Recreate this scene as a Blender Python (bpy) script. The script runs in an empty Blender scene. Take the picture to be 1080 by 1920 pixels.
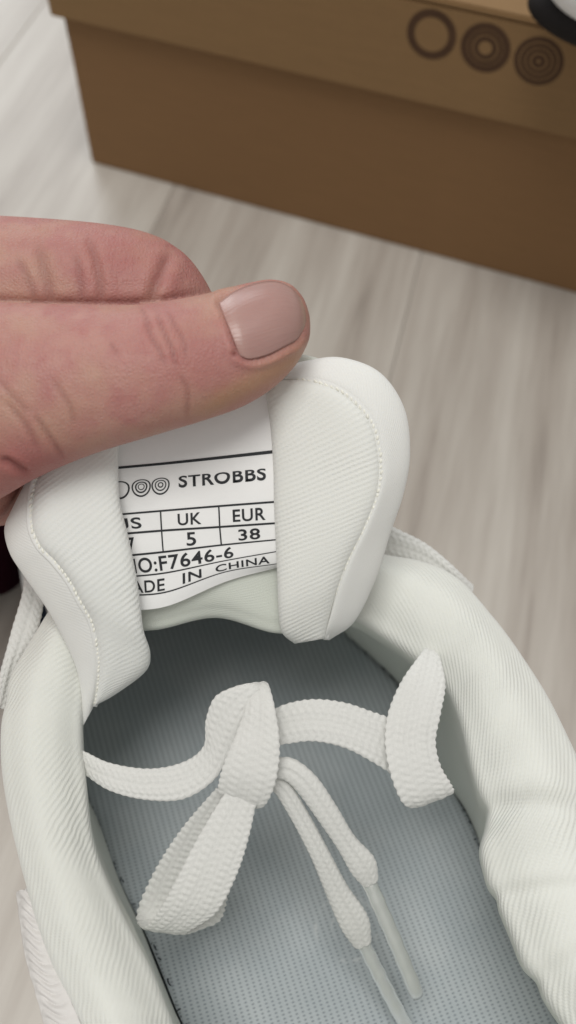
import bpy, bmesh, math, random
import numpy as np
from mathutils import Vector, Matrix
from mathutils.bvhtree import BVHTree
random.seed(4); rng = np.random.RandomState(7)
sc = bpy.context.scene
S = 0.01                                   # everything is written in centimetres
# ------------------------------------------------------------------ camera
FP, HC = 1800.0, 23.0                      # focal length (photo pixels), height above floor (cm)
_N = np.array([-10, -1215, FP]); _UP = -_N/np.linalg.norm(_N)
_F = np.array([0, 0, 1.0]); _Y = _F-_F.dot(_UP)*_UP; _Y /= np.linalg.norm(_Y); _X = np.cross(_Y, _UP)
if _X[0] < 0: _X = -_X
CAM = np.array([0, 0, HC])
def ray(px, py):
    c = np.array([px-540, 960-py, FP])/FP
    return np.array([c@_X, c@_Y, c@_UP])
def D(px, py, d): return CAM+ray(px, py)*d            # a point seen at (px,py), d cm deep
def Z(px, py, z):
    r = ray(px, py); return CAM+r*((z-HC)/r[2])       # the point there at height z
cam = bpy.data.cameras.new('camera'); camo = bpy.data.objects.new('camera', cam)
sc.collection.objects.link(camo); sc.camera = camo
rgt = ray(541, 960)-ray(540, 960); upv = ray(540, 959)-ray(540, 960); fwd = ray(540, 960)
rgt /= np.linalg.norm(rgt); upv /= np.linalg.norm(upv); fwd /= np.linalg.norm(fwd)
camo.matrix_world = Matrix(((rgt[0], upv[0], -fwd[0], 0), (rgt[1], upv[1], -fwd[1], 0), (rgt[2], upv[2], -fwd[2], HC*S), (0, 0, 0, 1)))
cam.sensor_fit = 'VERTICAL'; cam.sensor_height = 36; cam.sensor_width = 36; cam.lens = FP/1920*36
cam.clip_start = 0.01; cam.clip_end = 20
cam.dof.use_dof = True; cam.dof.focus_distance = 0.163; cam.dof.aperture_fstop = 14
# ------------------------------------------------------------------ light
w = bpy.data.worlds.new('World'); sc.world = w; w.use_nodes = True
bg = w.node_tree.nodes['Background']; bg.inputs[0].default_value = (1.0, 0.985, 0.96, 1); bg.inputs[1].default_value = 0.45
def area(name, loc, target, size, power, col):
    l = bpy.data.lights.new(name, 'AREA'); l.shape = 'RECTANGLE'; l.size, l.size_y = size; l.energy = power; l.color = col
    o = bpy.data.objects.new(name, l); sc.collection.objects.link(o)
    o.location = Vector(loc)*S; o.rotation_euler = (Vector(target)-Vector(loc)).to_track_quat('-Z', 'Y').to_euler()
area('ceiling_lamp', (-15, -6, 180), (0, 8, 5), (0.8, 0.8), 18, (1.0, 0.985, 0.95))
area('window_light', (-85, 260, 150), (-10, 30, 0), (0.9, 0.9), 17, (0.93, 0.97, 1.0))
sc.view_settings.view_transform = 'Standard'; sc.view_settings.look = 'None'
sc.view_settings.exposure = 0; sc.view_settings.gamma = 1

# ------------------------------------------------------------------ helpers
def cr(P, n, closed=False):
    """uniform Catmull-Rom through the rows of P"""
    P = np.asarray(P, float); m = len(P)
    t = np.linspace(0, m if closed else m-1, n, endpoint=not closed)
    i = np.floor(t).astype(int)
    if not closed: i = np.minimum(i, m-2)
    f = (t-i).reshape((-1,)+(1,)*(P.ndim-1))
    def g(k):
        if closed: return P[k % m]
        lo = (2*P[0]-P[1])[None]; hi = (2*P[-1]-P[-2])[None]
        Q = np.concatenate([lo, P, hi]); return Q[k+1]
    a, b, c, d = g(i-1), g(i), g(i+1), g(i+2)
    return 0.5*((2*b)+(c-a)*f+(2*a-5*b+4*c-d)*f**2+(-a+3*b-3*c+d)*f**3)
def arc(P, n):
    """resample a polyline evenly by length"""
    P = np.asarray(P, float); Q = cr(P, max(len(P)*20, n*4))
    L = np.r_[0, np.cumsum(np.linalg.norm(np.diff(Q[:, :], axis=0), axis=1))]
    t = np.linspace(0, L[-1], n)
    return np.stack([np.interp(t, L, Q[:, k]) for k in range(Q.shape[1])], 1)
def link(o): sc.collection.objects.link(o); return o
def empty(name, loc, label, cat, group=None):
    o = link(bpy.data.objects.new(name, None)); o.location = Vector(loc)*S; o.empty_display_size = .01
    o['label'] = label; o['category'] = cat
    if group: o['group'] = group
    return o
def mesh(name, V, F, mat, parent=None, uv=None, smooth=True, mats=None, fm=None):
    V = np.asarray(V, float)*S
    off = np.array(parent_world(parent))
    me = bpy.data.meshes.new(name); me.from_pydata((V-off).tolist(), [], F)
    me.polygons.foreach_set('use_smooth', [smooth]*len(me.polygons))
    for m in (mats or [mat]): me.materials.append(m)
    if fm is not None: me.polygons.foreach_set('material_index', fm)
    if uv is not None:
        l = me.uv_layers.new(name='UVMap'); li = np.zeros(len(me.loops), int); me.loops.foreach_get('vertex_index', li)
        l.data.foreach_set('uv', np.asarray(uv, float)[li].ravel())
    me.update(); o = link(bpy.data.objects.new(name, me)); o.parent = parent
    return o
def parent_world(p):
    v = Vector((0, 0, 0))
    while p: v += p.location; p = p.parent
    return v
def gfaces(nv, nu, wrap=False, flip=False):
    F = []
    for j in range(nv-1):
        for i in range(nu if wrap else nu-1):
            k = (i+1) % nu; q = (j*nu+i, j*nu+k, (j+1)*nu+k, (j+1)*nu+i); F.append(q[::-1] if flip else q)
    return F
def guv(G):
    """uv in centimetres: u along the rows, v down the columns"""
    du = np.r_['1', np.zeros((G.shape[0], 1)), np.cumsum(np.linalg.norm(np.diff(G, axis=1), axis=2), axis=1)]
    dv = np.r_['0', np.zeros((1, G.shape[1])), np.cumsum(np.linalg.norm(np.diff(G, axis=0), axis=2), axis=0)]
    return np.stack([np.broadcast_to(du.mean(0), du.shape), np.broadcast_to(dv.mean(1)[:, None], dv.shape)], 2).reshape(-1, 2)
def normals(G):
    a = np.gradient(G, axis=0); b = np.gradient(G, axis=1); n = np.cross(b, a); n /= np.linalg.norm(n, axis=2, keepdims=True)+1e-9
    return n
def facing(G):
    n = normals(G); s = np.sign(np.sum(n*(CAM-G))); return n*(s if s else 1)
def sheet(name, G, mat, parent, thick=0.12, tc=None, **k):
    """closed slab: the grid plus an offset back face"""
    nv, nu, _ = G.shape; n = facing(G) if tc is None else np.broadcast_to(tc[:, None], G.shape); B = G-n*thick
    V = np.concatenate([G.reshape(-1, 3), B.reshape(-1, 3)]); m = nv*nu
    F = gfaces(nv, nu)+[tuple(m+x for x in q[::-1]) for q in gfaces(nv, nu)]
    for i in range(nu-1): F += [(i, m+i, m+i+1, i+1)]; a = (nv-1)*nu+i; F += [(a, a+1, m+a+1, m+a)]
    for j in range(nv-1): a = j*nu; F += [(a, a+nu, m+a+nu, m+a)]; a = j*nu+nu-1; F += [(a, m+a, m+a+nu, a+nu)]
    uv = guv(G); o = mesh(name, V, F, mat, parent, np.concatenate([uv, uv]), **k)
    bm = bmesh.new(); bm.from_mesh(o.data); bmesh.ops.recalc_face_normals(bm, faces=bm.faces); bm.to_mesh(o.data); bm.free()
    return o
def pix(rows): return np.array([[D(*p) for p in r] for r in rows])
def surf(rows, nv, nu):
    """rows of (px,py,depth) control points -> smooth grid"""
    G = pix(rows); G = cr(G, nv); return np.swapaxes(cr(np.swapaxes(G, 0, 1), nu), 0, 1)
def noise3(P, sc_, seed=0):
    """cheap smooth noise from sines"""
    r = np.random.RandomState(seed); out = 0
    for k in range(7):
        d = r.normal(size=3); d /= np.linalg.norm(d); out = out+np.sin(P@d*sc_*(0.6+0.25*k)+r.rand()*9)
    return out/7
def fix_normals(o):
    bm = bmesh.new(); bm.from_mesh(o.data); bmesh.ops.recalc_face_normals(bm, faces=bm.faces); bm.to_mesh(o.data); bm.free()

# ------------------------------------------------------------------ materials
class M:
    def __init__(s, name):
        s.m = bpy.data.materials.new(name); s.m.use_nodes = True; s.t = s.m.node_tree; s.b = s.t.nodes['Principled BSDF']
    def n(s, t, **k):
        x = s.t.nodes.new(t)
        for a, b in k.items():
            if a.startswith('i_'): 
                key = a[2:]; x.inputs[int(key) if key.isdigit() else key.replace('_', ' ')].default_value = b
            else: setattr(x, a, b)
        return x
    def l(s, a, b): s.t.links.new(a, b)
    def set(s, **k):
        for a, b in k.items(): s.b.inputs[a.replace('_', ' ')].default_value = b
    def math(s, op, a, b=None):
        x = s.n('ShaderNodeMath', operation=op)
        for i, v in enumerate((a, b)):
            if v is None: continue
            if isinstance(v, (int, float)): x.inputs[i].default_value = v
            else: s.l(v, x.inputs[i])
        return x.outputs[0]
    def mix(s, f, a, b):
        x = s.n('ShaderNodeMix', data_type='RGBA')
        for i, v in ((0, f), (6, a), (7, b)):
            if hasattr(v, 'links'): s.l(v, x.inputs[i])
            else: x.inputs[i].default_value = v if i == 0 else (*v, 1)
        return x.outputs[2]
    def noise(s, vec, scale, detail=3, rough=.6):
        x = s.n('ShaderNodeTexNoise', i_Scale=scale, i_Detail=detail, i_Roughness=rough)
        if vec is not None: s.l(vec, x.inputs['Vector'])
        return x.outputs[0]
    def bump(s, h, dist, strength=1, prev=None):
        x = s.n('ShaderNodeBump', i_Strength=strength, i_Distance=dist); s.l(h, x.inputs['Height'])
        if prev is not None: s.l(prev, x.inputs['Normal'])
        return x.outputs[0]
    def uvxy(s):
        c = s.n('ShaderNodeTexCoord'); x = s.n('ShaderNodeSeparateXYZ'); s.l(c.outputs['UV'], x.inputs[0]); return c, x
def ramp(m, f, stops):
    r = m.n('ShaderNodeValToRGB'); e = r.color_ramp.elements
    while len(e) < len(stops): e.new(.5)
    for q, (p, c) in zip(e, stops): q.position = p; q.color = (*c, 1)
    m.l(f, r.inputs[0]); return r.outputs[0]

def knit(name, col, pitch=.085, ang=0.0, amp=.00012, fade=None):
    """ribbed padded lining: ribs every pitch cm at an angle to the u axis of the uv map"""
    m = M(name); c, x = m.uvxy()
    nz = m.noise(c.outputs['UV'], .9, 2)
    nz2 = m.noise(c.outputs['UV'], 3.5, 2)
    p = m.math('ADD', m.math('MULTIPLY', x.outputs[0], math.sin(ang)), m.math('MULTIPLY', x.outputs[1], math.cos(ang)))
    p = m.math('ADD', p, m.math('MULTIPLY', nz, .12)); p = m.math('ADD', p, m.math('MULTIPLY', nz2, .018))
    s = m.math('SINE', m.math('MULTIPLY', p, 2*math.pi/pitch))
    q = m.math('SUBTRACT', m.math('MULTIPLY', x.outputs[0], math.cos(ang)), m.math('MULTIPLY', x.outputs[1], math.sin(ang)))
    s2 = m.math('SINE', m.math('ADD', m.math('MULTIPLY', q, 2*math.pi/(pitch*.7)), m.math('MULTIPLY', s, 1.2)))
    patch = ramp(m, m.noise(c.outputs['UV'], .55, 2), [(.36, (.05,)*3), (.66, (.8,)*3)])
    h = m.math('MULTIPLY', m.math('ADD', s, m.math('MULTIPLY', s2, .22)), patch)
    fz = m.noise(c.outputs['UV'], 45, 4, .7)
    b = m.bump(h, amp, 1); b = m.bump(fz, .00016, .55, b)
    m.l(b, m.b.inputs['Normal'])
    groove_shade = [v*.86 for v in col]  # occlusion between the ribs, painted into the colour
    m.l(m.mix(m.math('MULTIPLY', m.math('ADD', m.math('MULTIPLY', h, -.5), .5), .22), col, groove_shade), m.b.inputs['Base Color'])
    m.set(Roughness=.92, Sheen_Weight=.35, Sheen_Roughness=.5); m.b.inputs['Specular IOR Level'].default_value = .15
    m.b.inputs['Subsurface Weight'].default_value = .12; m.b.inputs['Subsurface Radius'].default_value = (.003, .0028, .0024)
    m.b.inputs['Subsurface Scale'].default_value = 1
    return m.m
WHT = (.77, .77, .70)
M_rib_r = knit('ribbed_lining_warm', (.80, .805, .765), .088, .13, .00006)
M_rib_l = knit('ribbed_lining_cool', (.79, .80, .77), .085, -.65, .00006)
M_col = knit('ribbed_collar_lining', (.765, .775, .725), .080, .58, .00008)
M_soft = knit('smooth_lining', (.70, .73, .66), .05, .3, .00002)
M_bind = knit('soft_binding', (.81, .81, .78), .05, .8, .00002)

def lace_mat():
    m = M('white_braided_lace'); c, x = m.uvxy()
    fz = m.noise(c.outputs['UV'], 30, 4, .7)
    v = m.n('ShaderNodeTexWave', i_Scale=3.2, i_Distortion=2.0, i_Detail=2); m.l(c.outputs['UV'], v.inputs['Vector'])
    b = m.bump(fz, .0002, .6); b = m.bump(v.outputs[1], .00006, .7, b)
    m.l(b, m.b.inputs['Normal']); m.l(m.mix(fz, (.80, .80, .775), (.64, .64, .61)), m.b.inputs['Base Color'])
    m.set(Roughness=.9, Sheen_Weight=.3); m.b.inputs['Specular IOR Level'].default_value = .15
    m.b.inputs['Subsurface Weight'].default_value = .1; m.b.inputs['Subsurface Radius'].default_value = (.002, .002, .002); m.b.inputs['Subsurface Scale'].default_value = 1
    return m.m
M_lace = lace_mat()
def plain(name, col, rough=.6, spec=.3, bump=0, bs=40, var=.12):
    m = M(name); c = m.n('ShaderNodeTexCoord'); nz = m.noise(c.outputs['Object'], bs*100/10, 4)
    m.l(m.mix(nz, [v*(1-var) for v in col], [min(1, v*(1+var)) for v in col]), m.b.inputs['Base Color'])
    m.set(Roughness=rough); m.b.inputs['Specular IOR Level'].default_value = spec
    if bump: m.l(m.bump(nz, bump, .8), m.b.inputs['Normal'])
    return m.m
M_label = plain('satin_label_tape', (.86, .86, .85), .38, .4, .00003, 60, .02)
M_ink = plain('black_label_print', (.025, .027, .03), .5, .3)
M_quarter = plain('white_knit_upper', (.70, .68, .66), .8, .2, .0002, 30)
M_sole = plain('white_rubber_sole', (.72, .71, .68), .5, .4, .0001, 10)
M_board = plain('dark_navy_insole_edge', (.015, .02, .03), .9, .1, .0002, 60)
M_line = plain('shoe_inner_lining_grey', (.40, .43, .39), .9, .1, .0001, 40)
M_maroon = plain('dark_maroon_matte', (.022, .004, .009), .95, .05, .0002, 50)
M_black = plain('black_rubber', (.012, .01, .01), .7, .2, .0001, 30)
M_wlea = plain('white_toe_leather', (.8, .8, .79), .45, .4, .00005, 20, .04)
M_thread = plain('cream_thread', (.85, .84, .76), .7, .3)
M_boxink = plain('brown_black_box_print', (.075, .040, .022), .7, .2, 0, 20, .3)
def aglet_mat():
    m = M('clear_plastic_aglet'); m.set(Roughness=.22, IOR=1.45, Base_Color=(.86, .88, .86, 1), Transmission_Weight=.55)
    c = m.n('ShaderNodeTexCoord'); m.l(m.bump(m.noise(c.outputs['Object'], 700, 2), .0002, .5), m.b.inputs['Normal']); return m.m
M_agl = aglet_mat()
def card_mat(name, col):
    m = M(name); c = m.n('ShaderNodeTexCoord')
    mp = m.n('ShaderNodeMapping'); mp.inputs['Scale'].default_value = (1, 1, 9); m.l(c.outputs['Object'], mp.inputs[0])
    a = m.noise(mp.outputs[0], 60, 5, .7); f = m.noise(c.outputs['Object'], 900, 2)
    m.l(m.mix(m.math('ADD', m.math('MULTIPLY', a, .7), m.math('MULTIPLY', f, .3)), [v*.86 for v in col], [v*1.14 for v in col]), m.b.inputs['Base Color'])
    m.l(m.bump(f, .00012, .5), m.b.inputs['Normal']); m.set(Roughness=.75); m.b.inputs['Specular IOR Level'].default_value = .25
    return m.m
M_card = card_mat('kraft_cardboard_body', (.222, .125, .057)); M_lid = card_mat('kraft_cardboard_lid', (.238, .144, .066))
M_cardshade = card_mat('kraft_cardboard_shaded', (.12, .06, .03))  # darkened copy of the cardboard: side shade put into the colour
def insole_mat():
    m = M('grey_blue_mesh_insole'); c, x = m.uvxy()
    k = 2*math.pi/.125
    a = m.math('SINE', m.math('MULTIPLY', x.outputs[0], k)); 
    b = m.math('SINE', m.math('MULTIPLY', m.math('ADD', m.math('MULTIPLY', x.outputs[0], .5), m.math('MULTIPLY', x.outputs[1], .87)), k))
    d = m.math('SINE', m.math('MULTIPLY', m.math('SUBTRACT', m.math('MULTIPLY', x.outputs[1], .87), m.math('MULTIPLY', x.outputs[0], .5)), k))
    h = m.math('ADD', m.math('MULTIPLY', b, d), m.math('MULTIPLY', a, .25))
    hole = ramp(m, m.math('ADD', m.math('MULTIPLY', h, .5), .5), [(.62, (0,)*3), (.9, (1,)*3)])
    fz = m.noise(c.outputs['UV'], 30, 4); big = m.noise(c.outputs['UV'], .6, 3)
    col = m.mix(fz, (.52, .565, .59), (.38, .42, .44)); col = m.mix(ramp(m, big, [(.4, (0,)*3), (.75, (.6,)*3)]), col, (.58, .61, .62))
    col = m.mix(m.math('MULTIPLY', hole, .55), col, (.13, .155, .18)); xy_ = Z(650, 1738, 2.3)[:2]; d_ = np.array([-.33, .94]); d_ /= np.linalg.norm(d_); cu_, cv_ = float(xy_@np.array([d_[1], -d_[0]])), float(xy_@d_)
    for r_, w_ in ((.62, .05), (.30, .04)):            # faint worn round print under the heel
        dx_, dy_ = m.math('SUBTRACT', x.outputs[0], cu_), m.math('SUBTRACT', x.outputs[1], cv_)
        ds = m.math('SQRT', m.math('ADD', m.math('MULTIPLY', dx_, dx_), m.math('MULTIPLY', dy_, dy_)))
        rg = m.math('MAXIMUM', m.math('SUBTRACT', 1, m.math('DIVIDE', m.math('ABSOLUTE', m.math('SUBTRACT', ds, r_)), w_)), 0)
        rg = m.math('MULTIPLY', rg, ramp(m, m.noise(c.outputs['UV'], 2.2, 4, .7), [(.46, (0,)*3), (.62, (.75,)*3)])); col = m.mix(rg, col, (.66, .68, .68))
    m.l(col, m.b.inputs['Base Color'])
    bb = m.bump(hole, .0002, -.8); bb = m.bump(fz, .0001, .5, bb); m.l(bb, m.b.inputs['Normal']); m.set(Roughness=.9); m.b.inputs['Specular IOR Level'].default_value = .15
    return m.m
M_insole = insole_mat()
def floor_mat(i):
    m = M('whitewashed_oak_laminate_%d' % i); c = m.n('ShaderNodeTexCoord'); oi = m.n('ShaderNodeObjectInfo')
    mp = m.n('ShaderNodeMapping'); mp.inputs['Scale'].default_value = (1, .07, 1); mp.inputs['Location'].default_value = (i*1.7, i*.9, 0); m.l(c.outputs['Object'], mp.inputs[0])
    g = m.noise(mp.outputs[0], 75, 5, .62); g2 = m.noise(mp.outputs[0], 24, 3, .6); f = m.noise(mp.outputs[0], 420, 2, .5)
    t = m.math('ADD', m.math('MULTIPLY', g, .66), m.math('ADD', m.math('MULTIPLY', g2, .22), m.math('MULTIPLY', f, .12)))
    col = ramp(m, t, [(.30, (.22, .19, .165)), (.42, (.39, .35, .31)), (.54, (.475, .44, .395)), (.74, (.60, .57, .52))])
    m.l(col, m.b.inputs['Base Color']); m.l(m.bump(t, .0002, .3), m.b.inputs['Normal'])
    m.set(Roughness=.42); m.b.inputs['Specular IOR Level'].default_value = .5
    return m.m

# ------------------------------------------------------------------ floor: laminate planks at 76 degrees
A = math.radians(76.5); ax = np.array([math.cos(A), math.sin(A)]); ac = np.array([-math.sin(A), math.cos(A)])
flo = link(bpy.data.objects.new('floor', bpy.data.meshes.new('floor')))
flo.data.from_pydata([(x, y, -.012) for x, y in ((-3, -2), (3, -2), (3, 6), (-3, 6))], [], [(0, 1, 2, 3)])
flo['kind'] = 'structure'; flo.data.materials.append(plain('dark_floor_joint', (.06, .05, .04), .9, .1))
FM = [floor_mat(i) for i in range(3)]
PW, PL, th = 9.6, 120.0, .8
seam = Z(298, 407, 0)[:2]@ac                      # one joint passes here in the photograph
def plank(c0, a0, L, mat):
    e = .035; w_ = PW/2-.006; l_ = L/2-.006
    V, F = [], []
    for (s, z) in ((0, -th), (0, -e), (e, 0)):
        for sx, sy in ((-1, -1), (1, -1), (1, 1), (-1, 1)): V.append((sx*(w_-s)*S, sy*(l_-s)*S, z*S))
    F = [(3, 2, 1, 0), (8, 9, 10, 11)]
    for k in (0, 4):
        for i in range(4): j = (i+1) % 4; F.append((k+i, k+j, k+4+j, k+4+i))
    me = bpy.data.meshes.new('floor_plank'); me.from_pydata(V, [], F); me.materials.append(mat)
    o = link(bpy.data.objects.new('floor_plank', me)); o.parent = flo
    p = ax*a0+ac*c0; o.location = (p[0]*S, p[1]*S, 0); o.rotation_euler = (0, 0, A-math.pi/2)
for k in range(-8, 9):
    off = (k*43) % 120
    for r in range(-1, 4):
        plank(seam+(k+.5)*PW, -40+off+r*PL, PL, FM[(k*7+r*3) % 3])

# ------------------------------------------------------------------ cardboard shoe box with lid
a = Z(172, 305, 0); b = Z(1080, 550, 0); yaw = math.atan2(b[1]-a[1], b[0]-a[0])
box = empty('cardboard_box', (a[0], a[1], 0), 'brown kraft cardboard shoe box with circle marks printed on its lid, behind the hand', 'box')
box.rotation_euler = (0, 0, yaw)
def rbox(bm, x0, x1, y0, y1, z0, z1, bev=.06):
    g = bmesh.ops.create_cube(bm, size=1); bmesh.ops.scale(bm, vec=((x1-x0)*S, (y1-y0)*S, (z1-z0)*S), verts=g['verts'])
    bmesh.ops.translate(bm, vec=((x0+x1)/2*S, (y0+y1)/2*S, (z0+z1)/2*S), verts=g['verts'])
    es = list({e for v in g['verts'] for e in v.link_edges}); bmesh.ops.bevel(bm, geom=es, offset=bev*S, segments=2, affect='EDGES')
def bmo(name, bm, mat, parent):
    me = bpy.data.meshes.new(name); bm.to_mesh(me); bm.free(); me.materials.append(mat)
    o = link(bpy.data.objects.new(name, me)); o.parent = parent; return o
BW, BD, BH = 31.0, 19.0, 8.8
def bodypart(name, *d, mat=M_card, bev=.05, par=box):
    bm = bmesh.new(); rbox(bm, *d, bev=bev); return bmo(name, bm, mat, par)
bodypart('front_panel', 0, BW, 0, .16, 0, BH-.1)
bodypart('back_panel', 0, BW, BD-.16, BD, 0, BH-.1)
sp_ = bodypart('side_panel', 0, .16, .17, BD-.17, 0, BH-.1, mat=M_cardshade)  # left side takes the cardboard with shade painted in
for v_ in sp_.data.vertices: v_.co.x -= .20*S*v_.co.z/(BH*S)+.03*S
bodypart('side_panel', BW-.16, BW, .17, BD-.17, 0, BH-.1)
bodypart('bottom_panel', .17, BW-.17, .17, BD-.17, .01, .15)
lid = bodypart('lid', -.34, BW+.25, -.28, BD+.28, BH-.02, BH+.16, mat=M_lid, bev=.07)
bodypart('lid_rim', -.34, BW+.25, -.28, -.12, 5.75, BH-.025, mat=M_lid, par=lid)
bodypart('lid_rim', -.34, BW+.25, BD+.12, BD+.28, 5.75, BH-.025, mat=M_lid, par=lid)
bodypart('lid_rim', -.34, -.26, -.115, BD+.115, 5.75, BH-.025, mat=M_lid, par=lid)
bodypart('lid_rim', BW+.09, BW+.25, -.115, BD+.115, 5.75, BH-.025, mat=M_lid, par=lid)
def onlid(px, py):                                 # where a pixel's ray meets the lid's front rim, in box coordinates
    n = np.array([math.sin(yaw), -math.cos(yaw), 0]); p0 = a+n*.28; r = ray(px, py); t = ((p0-CAM)@n)/(r@n); P = CAM+r*t-a
    return P[0]*math.cos(yaw)+P[1]*math.sin(yaw), P[2]
def ring_mesh(name, cx, cz, r0, r1, par, y=-.284, n=48):
    V = [((cx+r*math.cos(t))*S, y*S, (cz+r*math.sin(t))*S) for r in (r0, r1) for t in np.linspace(0, 2*math.pi, n, endpoint=False)]
    me = bpy.data.meshes.new(name); me.from_pydata(V, [], [(i, (i+1) % n, n+(i+1) % n, n+i) for i in range(n)]); me.materials.append(M_boxink)
    o = link(bpy.data.objects.new(name, me)); o.parent = par; return o
R = .70
for (px, py, rings) in ((809, 65, ((.50, .73),)), (910, 90, ((.52, .72), (.38, .50), (.20, .34))), (1010, 115, ((.56, .70), (.40, .52), (.25, .36), (.06, .20)))):
    cx, cz = onlid(px, py)
    for r0, r1 in rings: ring_mesh('printed_ring', cx, cz, r0, r1, lid)

# white rounded tip with a dark edge, cut off by the top right corner
tx, tz = onlid(1068, 12)
tip = empty('sneaker', (0, 0, 0), 'white rounded shoe tip with black edge on the box lid, at the top right corner', 'shoe')
def ell(name, C, R3, mat, par, zc=None, ndir=(0, 0, 1)):
    bm = bmesh.new(); bmesh.ops.create_uvsphere(bm, u_segments=64, v_segments=40, radius=1)
    for v in bm.verts:
        p = v.co.copy()
        if zc is not None and p.z < zc: p.z = zc+(p.z-zc)*.1
        v.co = Vector((p.x*R3[0], p.y*R3[1], p.z*R3[2]))
    bmesh.ops.rotate(bm, verts=bm.verts, matrix=Matrix.Rotation(yaw, 3, 'Z'))
    V = [np.array(v.co)+C for v in bm.verts]; F = [[v.index for v in f.verts] for f in bm.faces]; bm.free()
    return mesh(name, V, F, mat, par)
nf = np.array([math.sin(yaw), -math.cos(yaw), 0]); rt = np.array([math.cos(yaw), math.sin(yaw), 0])
Ct = Z(1094, -16, 10.6)+rt*1.45
ell('toe_upper', Ct+np.array([0, 0, .35]), (2.5, 1.2, 1.15), M_wlea, tip)
ell('outsole', Ct+np.array([-.05, .42, -.62]), (2.6, 1.24, .8), M_black, tip, -.9)

# ------------------------------------------------------------------ the shoe
shoe = empty('sneaker', (0, 4, 0), 'white sneaker with ribbed padded collar and loose laces, its tongue held by the hand', 'shoe')
LO = [(112, 1112), (72, 1180), (28, 1255), (9, 1330), (4, 1400), (10, 1480), (32, 1590), (60, 1700), (95, 1800), (130, 1872), (162, 1935)]
LI = [(205, 1190), (156, 1285), (153, 1350), (153, 1400), (158, 1460), (170, 1560), (195, 1640), (235, 1730), (278, 1815), (308, 1888), (337, 1950)]
LZ = [7.9, 7.8, 7.6, 7.45, 7.3, 7.1, 6.9, 6.75, 6.7, 6.7, 6.75]
LL = [(105, 1180), (120, 1270), (128, 1340), (135, 1400), (148, 1465), (185, 1555), (225, 1655), (270, 1745), (305, 1830), (335, 1905), (365, 1960)]
RO = [(672, 1020), (720, 1040), (790, 1052), (860, 1085), (925, 1155), (975, 1220), (1022, 1290), (1056, 1355), (1092, 1430), (1125, 1510), (1150, 1600), (1170, 1680), (1200, 1770), (1240, 1850), (1275, 1920)]
RI = [(640, 1150), (680, 1165), (735, 1200), (795, 1245), (838, 1290), (862, 1350), (882, 1430), (903, 1492), (911, 1540), (901, 1590), (917, 1648), (955, 1735), (990, 1805), (1040, 1885), (1085, 1955)]
RZ = [7.8, 7.8, 7.75, 7.65, 7.5, 7.35, 7.2, 7.05, 6.95, 6.85, 6.75, 6.7, 6.7, 6.7, 6.75]
RL = [(600, 1140), (640, 1180), (700, 1235), (752, 1290), (800, 1380), (828, 1455), (868, 1515), (890, 1560), (908, 1605), (925, 1650), (945, 1700), (970, 1765), (1003, 1825), (1045, 1905), (1085, 1965)]
def side(O, I, L, ZZ):
    o = np.array([Z(*p, z-.35) for p, z in zip(O, ZZ)]); i = np.array([Z(*p, z-.55) for p, z in zip(I, ZZ)]); l = np.array([Z(*p, 2.35) for p in L])
    return o, i, l
lo, li, ll = side(LO, LI, LL, LZ); ro, ri, rl = side(RO, RI, RL, RZ)
# heel curve (outside the frame) from the last left station to the last right one
def heel(pa, pb, qa, qb, bulge, zmid):
    d1 = pa-qa; d1 /= np.linalg.norm(d1); d2 = pb-qb; d2 /= np.linalg.norm(d2); out = []
    for t in np.linspace(0, 1, 9)[1:-1]:
        h = bulge*3; p = (1-t)**3*pa+3*t*(1-t)**2*(pa+d1*h)+3*t*t*(1-t)*(pb+d2*h)+t**3*pb; p[2] = pa[2]*(1-t)+pb[2]*t+(zmid)*math.sin(math.pi*t); out.append(p)
    return np.array(out)
ho = heel(lo[-1], ro[-1], lo[-3], ro[-3], 2.0, 1.0); hi = heel(li[-1], ri[-1], li[-3], ri[-3], 1.6, 1.0); hl = heel(ll[-1], rl[-1], ll[-3], rl[-3], 1.6, 0.0)
O = np.concatenate([lo, ho, ro[::-1]]); I = np.concatenate([li, hi, ri[::-1]]); Lw = np.concatenate([ll, hl, rl[::-1]])
NS = 420
O, I, Lw = cr(O, NS), cr(I, NS), cr(Lw, NS)
wv = I-O; wl = np.linalg.norm(wv[:, :2], axis=1, keepdims=True); wn = wv/np.maximum(wl, .2); wn[:, 2] = 0
upz = np.array([0, 0, 1.0])
# cross-section of the padded collar: under the outer edge, over the crown, down the inside
prof = [O+wn*.32-upz*1.25, O+wn*.05-upz*.75, O-upz*.02, O+wv*.18+upz*.30, O+wv*.42+upz*.50, O+wv*.68+upz*.42, O+wv*.88+upz*.18, I-upz*.05, I-upz*.55+(Lw-I)*np.array([.05, .05, 0]), I*.72+Lw*.28-wn*0, I*.45+Lw*.55, Lw+upz*.02]
G = np.stack(prof, 1); G = np.swapaxes(cr(np.swapaxes(G, 0, 1), 90), 0, 1)
# puffy irregularities and the wrinkle across the right side
nrm = normals(G)
if np.sum(nrm[:, 40]*upz) < 0: nrm = -nrm
G = G+nrm*(noise3(G, .9, 3)*.07+noise3(G, 2.6, 5)*.02)[..., None]
for (px, py, dx, dy, dep_, wid) in ((1010, 1500, 1, .05, .075, .16), (1000, 1655, 1, -.02, .05, .12), (1020, 1830, 1, -.5, .06, .16), (60, 1330, 1, .2, .03, .2)):
    c = Z(px, py, 7); dv = np.array([dx, -dy]); dv /= np.linalg.norm(dv); q = G[..., :2]-c[:2]
    dist = q[..., 0]*-dv[1]+q[..., 1]*dv[0]; al = q[..., 0]*dv[0]+q[..., 1]*dv[1]
    fac = np.exp(-(dist/wid)**2)*np.exp(-(al/1.6)**2)-.45*np.exp(-((dist-wid*2)/(wid*1.6))**2)*np.exp(-(al/1.6)**2)
    G = G-nrm*(dep_*fac)[..., None]
split = 58                                        # collar pad above, lining below
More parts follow.
